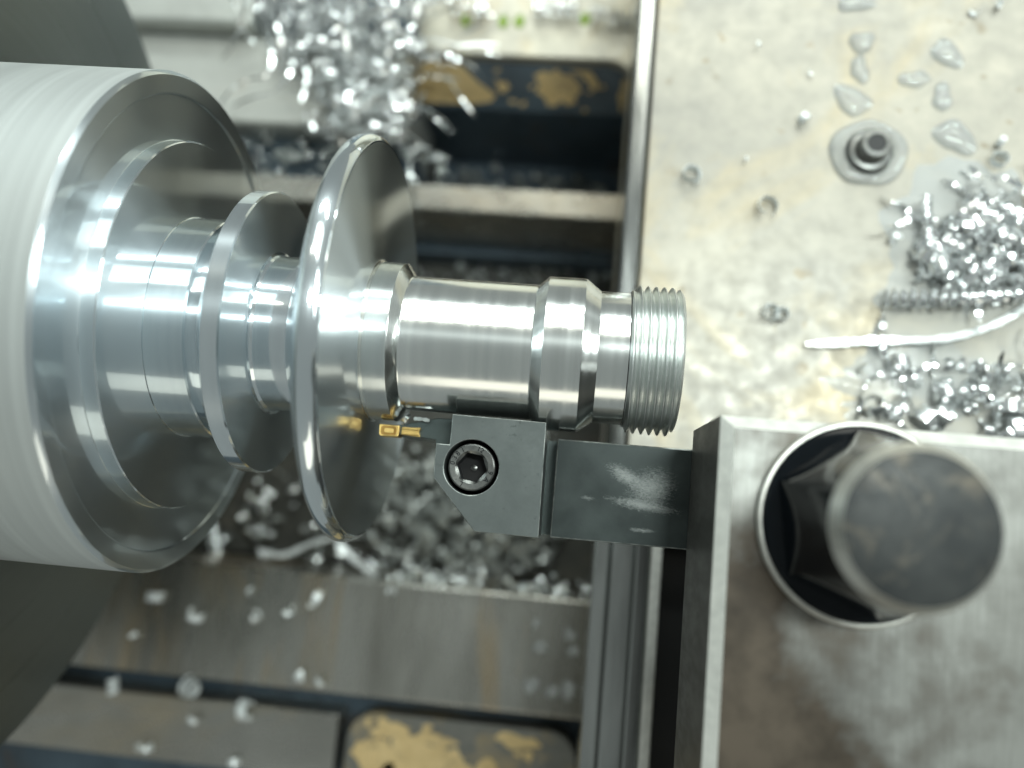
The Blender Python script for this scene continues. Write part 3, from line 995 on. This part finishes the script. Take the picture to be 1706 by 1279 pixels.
heap('swarf_heap', 'wet swarf between the curved strip and the tool post', 80, lambda r: (r.uniform(82, 142), r.uniform(-12, 16) , -59.2 + 3 * r.random()), 19, 'wet_chip', (0.5, 2.5), (0, 1, 2, 4, 5), rnd_strands(23, 22, 114, 4, -58.6, 28, 12, 3, 20, 1.2))


def chip(k, loc, seed, label, group, s=1.0, dull=False, name='metal_chip', open_up=False):
    rnd = random.Random(seed)
    me = (DULL_ME if dull else PROTO_ME)[k]
    o = link(name, me, None, None, loc, (rnd.uniform(-0.45, 0.45) + (0.0 if open_up else math.pi / 2), rnd.uniform(-0.4, 0.4) if open_up else rnd.uniform(0, 6.3), rnd.uniform(0, 6.3)))
    o.scale = (s, s, s)
    return tag(o, label, 'metal chip', group)


G = 'chips lying on the front way and rail'
FR = [(-162.8, -86.2, 0, 1.3, 'bean-shaped bright chip just below the rim of the grey bar'),
      (-145.3, -92.0, 2, 1.1, 'curved bright chip right of the bean-shaped one on the front way'),
      (-169.4, -102.5, 4, 1.0, 'tiny dim chip nearest the chuck on the front way'),
      (-123.9, -80.6, 4, 1.0, 'faint round chip near the back edge of the front way'),
      (-121.0, -89.7, 1, 1.2, 'faint upright chip in the middle of the front way'),
      (-107.9, -86.8, 1, 1.2, 'small bright oval chip left of the curled one on the front way'),
      (-97.7, -81.2, 2, 1.0, 'bright curled chip below the wide flange on the front way'),
      (-99.7, -110.5, 1, 1.4, 'tilted rod-like chip at the front edge of the front way'),
      (-91.6, -111.9, 4, 1.3, 'small round chip right of the rod-like chip'),
      (-144.1, -120.0, 5, 1.3, 'large bluish knot of chip beside the front rail edge'),
      (-120.9, -126.0, 0, 1.5, 'bright knotted chip sitting on the front rail edge'),
      (-175.5, -122.7, 3, 1.0, 'small twisted chip beside the dark chuck at the front rail'),
      (-158.7, -143.7, 2, 1.0, 'bright hooked chip low on the front rail nearest the chuck'),
      (-141.0, -131.7, 4, 1.3, 'flat pale chip in the middle of the front rail'),
      (-122.6, -145.4, 1, 1.2, 'small chip at the bottom edge of the picture on the front rail'),
      (-68.2, -75.4, 4, 1.3, 'dim chip below the tip of the long ribbon on the front way')]
for i, (x, y, k, s, lab) in enumerate(FR):
    z = -138.6 if y > -116.4 else (-139.4 if y < -124.2 else -140)
    chip(k, (x, y, z + 0.5), 300 + i, lab, G, s * 1.65)

G2 = 'chips scattered over the saddle plate'
SD = [(29.2, 69.6, 0, 1.15, 'bright ring-shaped chip nearest the left edge of the saddle'),
      (52.7, 60.8, 2, 0.95, 'bright hooked chip midway between ring chip and dark stud'),
      (63.1, 89.7, 1, 1.1, 'slim bright chip upper left of the dark stud'),
      (55.5, 27.6, 5, 1.0, 'left chip of the pair above the end of the curved strip'),
      (58.8, 27.0, 0, 0.9, 'right chip of the pair above the end of the curved strip'),
      (45.6, 75.8, 4, 0.7, 'tiny crumb between the ring chip and the slim chip'),
      (64.6, 105.4, 4, 0.7, 'tiny crumb left of the coolant drops'),
      (47.8, 114.1, 4, 0.7, 'tiny crumb near the top of the saddle left of the drops'),
      (113.6, 128.5, 4, 0.9, 'left crumb of the two at the top right corner'),
      (120.9, 131.3, 4, 0.9, 'right crumb of the two at the top right corner'),
      (91.5, 53.1, 1, 1.0, 'lone bright chip left of the wet swarf heap'),
      (122.3, 85.7, 1, 1.0, 'slim chip standing above the wet swarf heap'),
      (121.5, 79.8, 0, 1.0, 'round chip right above the wet swarf heap')]
for i, (x, y, k, s, lab) in enumerate(SD):
    chip(k, (x, y, -58.2), 400 + i, lab, G2, s * (1.6 if s > 0.85 else 1.25), open_up=k in (0, 2, 5))

def long_chip(V, F, label, mat='chip', name='long_chip'):
    o = link(name, mesh_from(V, F, name, True, 45), mat)
    return tag(o, label, 'metal chip', 'long ribbons of swarf')
long_chip(*strand([(66.3, 18.6, -58.5), (76, 19.6, -58.0), (85.7, 20.9, -57.5), (104.9, 22.7, -57), (118.6, 27.4, -56.5), (129.9, 35.1, -56), (140, 44, -56)], 2.5, 0.45, 10, 0.7, 0.0, 0, 0.13), 'long pale curved strip of swarf lying across the saddle plate')
long_chip(*strand([(87.0, 33.4, -55.6), (100, 34.2, -55.2), (113, 35.6, -55.2), (127, 37.6, -55.4)], 1.6, 0.35, 8, 0, 2.6, 15), 'thick tightly wound coil of swarf above the curved strip', 'wet_chip', 'coiled_chip')
long_chip(*strand([(99.5, 66, -56.2), (99.8, 58, -56.0), (101, 50, -56.2), (103, 42, -56.4)], 1.3, 0.3, 8, 0, 1.6, 12), 'upright beaded coil of swarf at the left side of the wet heap', 'wet_chip', 'coiled_chip')
long_chip(*strand([(-135.6, -67.2, -172.0), (-123.5, -68.5, -169.0), (-110.5, -62.1, -168.0), (-100.8, -58.7, -170.0), (-91.3, -57.5, -174.0)], 2.4, 0.6, 8, 1.5), 'long bright ribbon of swarf below the wide flange, left piece', 'pale_chip')
long_chip(*strand([(-100.0, -61.2, -170.0), (-90.8, -67.1, -166.0), (-77.0, -73.6, -160.0)], 3.0, 0.7, 8, 1.0), 'short bright ribbon of swarf touching the front way, right piece', 'pale_chip')
long_chip(*strand([(-167, -60, -193), (-163, -68, -190), (-159, -76, -188)], 1.8, 0.35, 8, 0, 2.6, 8), 'ribbed coil of swarf poking out under the bar rim', 'chip', 'coiled_chip')
long_chip(*strand([(-78, 100, -136), (-76.5, 92, -133), (-75, 85, -136), (-73, 76, -150)], 1.6, 0.4, 8, 1.0), 'bright strand of swarf hanging over the rear way beside the wide flange')
# flakes at the cutting edge
o = link('metal_chip', mesh_from(*strand([(-41.6, -19.2, -0.2), (-40.4, -18.2, 0.6), (-39.6, -17.0, 0.2)], 1.5, 0.2, 6, 1.2), 'metal_chip', True, 45), 'chip')
tag(o, 'small bluish flake of chip standing right behind the gold insert', 'metal chip', 'chips at the cutting edge')
o = link('metal_chip', mesh_from(*strand([(-38.6, -18.0, 0.5), (-36.6, -18.0, 0.7), (-34.8, -18.2, 0.4)], 0.9, 0.25, 6, 0.2), 'metal_chip', True, 45), 'chip_dull')
tag(o, 'flat grey sliver of chip resting on the tool blade', 'metal chip', 'chips at the cutting edge')


# ------------------------------------------------------------------ coolant
def drop_mesh(rx, ry, h, seed, rough=0.12, n=28, rings=6, frilly=False):
    rnd = random.Random(seed)
    ph = [rnd.uniform(0, 6.28) for _ in range(3)]
    V, F = [(0, 0, h)], []
    for j in range(1, rings + 1):
        t = (j / rings) ** 0.6
        zz = h * (1 - t ** 2.6) if not frilly else h * (1 - t ** 3)
        for k in range(n):
            a = 2 * math.pi * k / n
            r = t * (1 + rough * (math.sin(2 * a + ph[0]) + 0.6 * math.sin(3 * a + ph[1]) + 0.3 * math.sin(5 * a + ph[2]) + (0.35 * math.sin(9 * a + 2 * ph[1]) + 0.25 * math.sin(14 * a + ph[0]) + 0.2 * math.sin(23 * a) if frilly else 0)))
            V.append((rx * r * math.cos(a), ry * r * math.sin(a), zz))
    for k in range(n):
        F.append((0, 1 + k, 1 + (k + 1) % n))
    for j in range(rings - 1):
        for k in range(n):
            b = 1 + j * n
            F.append((b + k, b + n + k, b + n + (k + 1) % n, b + (k + 1) % n))
    if not frilly:
        F.append(tuple(1 + (rings - 1) * n + k for k in range(n)))
    return mesh_from(V, F, 'coolant_drop', True, 60)


G3 = 'coolant drops on the saddle plate'
DR = [(80.0, 117.2, 4.6, 3.2, 2.2, 'round blue coolant drop above the neck-shaped drop'),
      (79.7, 108.0, 3.2, 4.2, 1.8, 'neck-shaped coolant drop below the round blue drop'),
      (77.8, 97.5, 5.6, 5.0, 1.8, 'bubbly coolant drop just above the dark stud'),
      (77.7, 130.5, 5.0, 3.6, 2.0, 'coolant drop at the top edge above the round blue drop'),
      (106.2, 114.5, 4.6, 4.8, 1.9, 'topmost coolant blob of the right-hand cluster'),
      (96.5, 105.5, 4.4, 3.2, 1.6, 'leftmost coolant blob of the right-hand cluster'),
      (105.0, 100.0, 3.4, 4.2, 1.7, 'middle coolant blob of the right-hand cluster'),
      (109.0, 87.2, 6.2, 5.4, 2.2, 'lowest and largest coolant blob of the right-hand cluster')]
for i, (x, y, rx, ry, h, lab) in enumerate(DR):
    o = link('coolant_drop', drop_mesh(rx, ry, h * 0.7, 500 + i, 0.18, 40, 9), 'clear', None, (x, y, -59.95))
    tag(o, lab, 'coolant drop', G3)
# wet ring round the dark stud
def ring_mesh(r0, r1, h, seed):
    rnd = random.Random(seed)
    n, V, F = 64, [], []
    prof = [(0, 0.0), (0.12, 0.7), (0.35, 1.0), (0.7, 0.75), (0.92, 0.35), (1.0, 0.0)]
    ph = rnd.uniform(0, 6)
    for t, z in prof:
        for k in range(n):
            a = 2 * math.pi * k / n
            ro = r1 * (1 + 0.06 * math.sin(2 * a + ph) + 0.03 * math.sin(5 * a))
            r = r0 + (ro - r0) * t
            V.append((r * math.cos(a), r * math.sin(a), h * z))
    m = len(prof)
    for i in range(m):
        for k in range(n):
            k2 = (k + 1) % n
            F.append((i * n + k, i * n + k2, ((i + 1) % m) * n + k2, ((i + 1) % m) * n + k))
    return mesh_from(V, F, 'ring', True, 60)
tag(link('coolant_ring', ring_mesh(7.0, 11.4, 2.0, 3), 'clear', None, (HX, HY, -59.95)), 'ring of coolant standing round the raised dark stud', 'coolant drop')
tag(link('coolant_puddle', drop_mesh(30, 34, 0.45, 77, 0.16, 96, 8, True), 'coolant', None, (112, 40, -59.96)), 'shallow coolant puddle soaking the wet swarf heap', 'coolant puddle', 'coolant puddles')
tag(link('coolant_puddle', drop_mesh(34, 15, 0.4, 78, 0.20, 96, 8, True), 'coolant', None, (104, 4, -59.96)), 'shallow coolant puddle between the curved strip and the tool post', 'coolant puddle', 'coolant puddles')
G4 = 'coolant drops on the front way'
for i, (x, y, r, lab) in enumerate(((-10.1, -82.4, 1.6, 'small white coolant drop highest on the front way'), (-7.8, -91.2, 2.6, 'round coolant drop under the small white one'), (3.3, -85.6, 2.4, 'upper coolant drop beside the wiper rail'), (4.9, -91.5, 2.2, 'second coolant drop beside the wiper rail'), (-10.0, -105.9, 3.0, 'large blue coolant drop at the left of the lower row'), (-1.8, -107.3, 2.6, 'middle coolant drop of the lower row'), (4.2, -106.2, 3.2, 'right coolant drop of the lower row'))):
    o = link('coolant_drop', drop_mesh(r, r * 1.1, r * 0.7, 600 + i), 'clear', None, (x, y, -139.95))
    tag(o, lab, 'coolant drop', G4)
# wet coils of swarf along the rear cover
for x0, x1, y0, dy, turns, lab in ((-68, -50, 171, -3, 6, 'left of the three wet coils of swarf along the rear cover'), (-32, -12, 170.5, 0.5, 6, 'middle of the three wet coils of swarf along the rear cover'), (-8, 12, 170, -1.5, 7, 'right of the three wet coils of swarf along the rear cover')):
    long_chip(*strand([(x0, y0, -136.2), ((x0 + x1) / 2, y0 + dy, -136.0), (x1, y0 + 0.4 * dy, -136.2)], 1.2, 0.5, 8, 0, 3.6, turns), lab, 'wet_chip', 'coiled_chip')
for i, (x, y, lab) in enumerate(((-61, 166.5, 'green coolant bead at the left wet coil'), (-45, 166.8, 'pale green coolant bead between left and middle wet coil'), (-38, 167.2, 'green coolant bead touching the middle wet coil'), (-10, 169.5, 'green coolant bead between middle and right wet coil'))):
    o = link('coolant_bead', drop_mesh(2.6, 3.0, 2.4, 700 + i, 0.06, 24, 6), 'coolant_green', None, (x, y, -139.95))
    tag(o, lab, 'coolant drop', 'coolant beads on the rear cover')
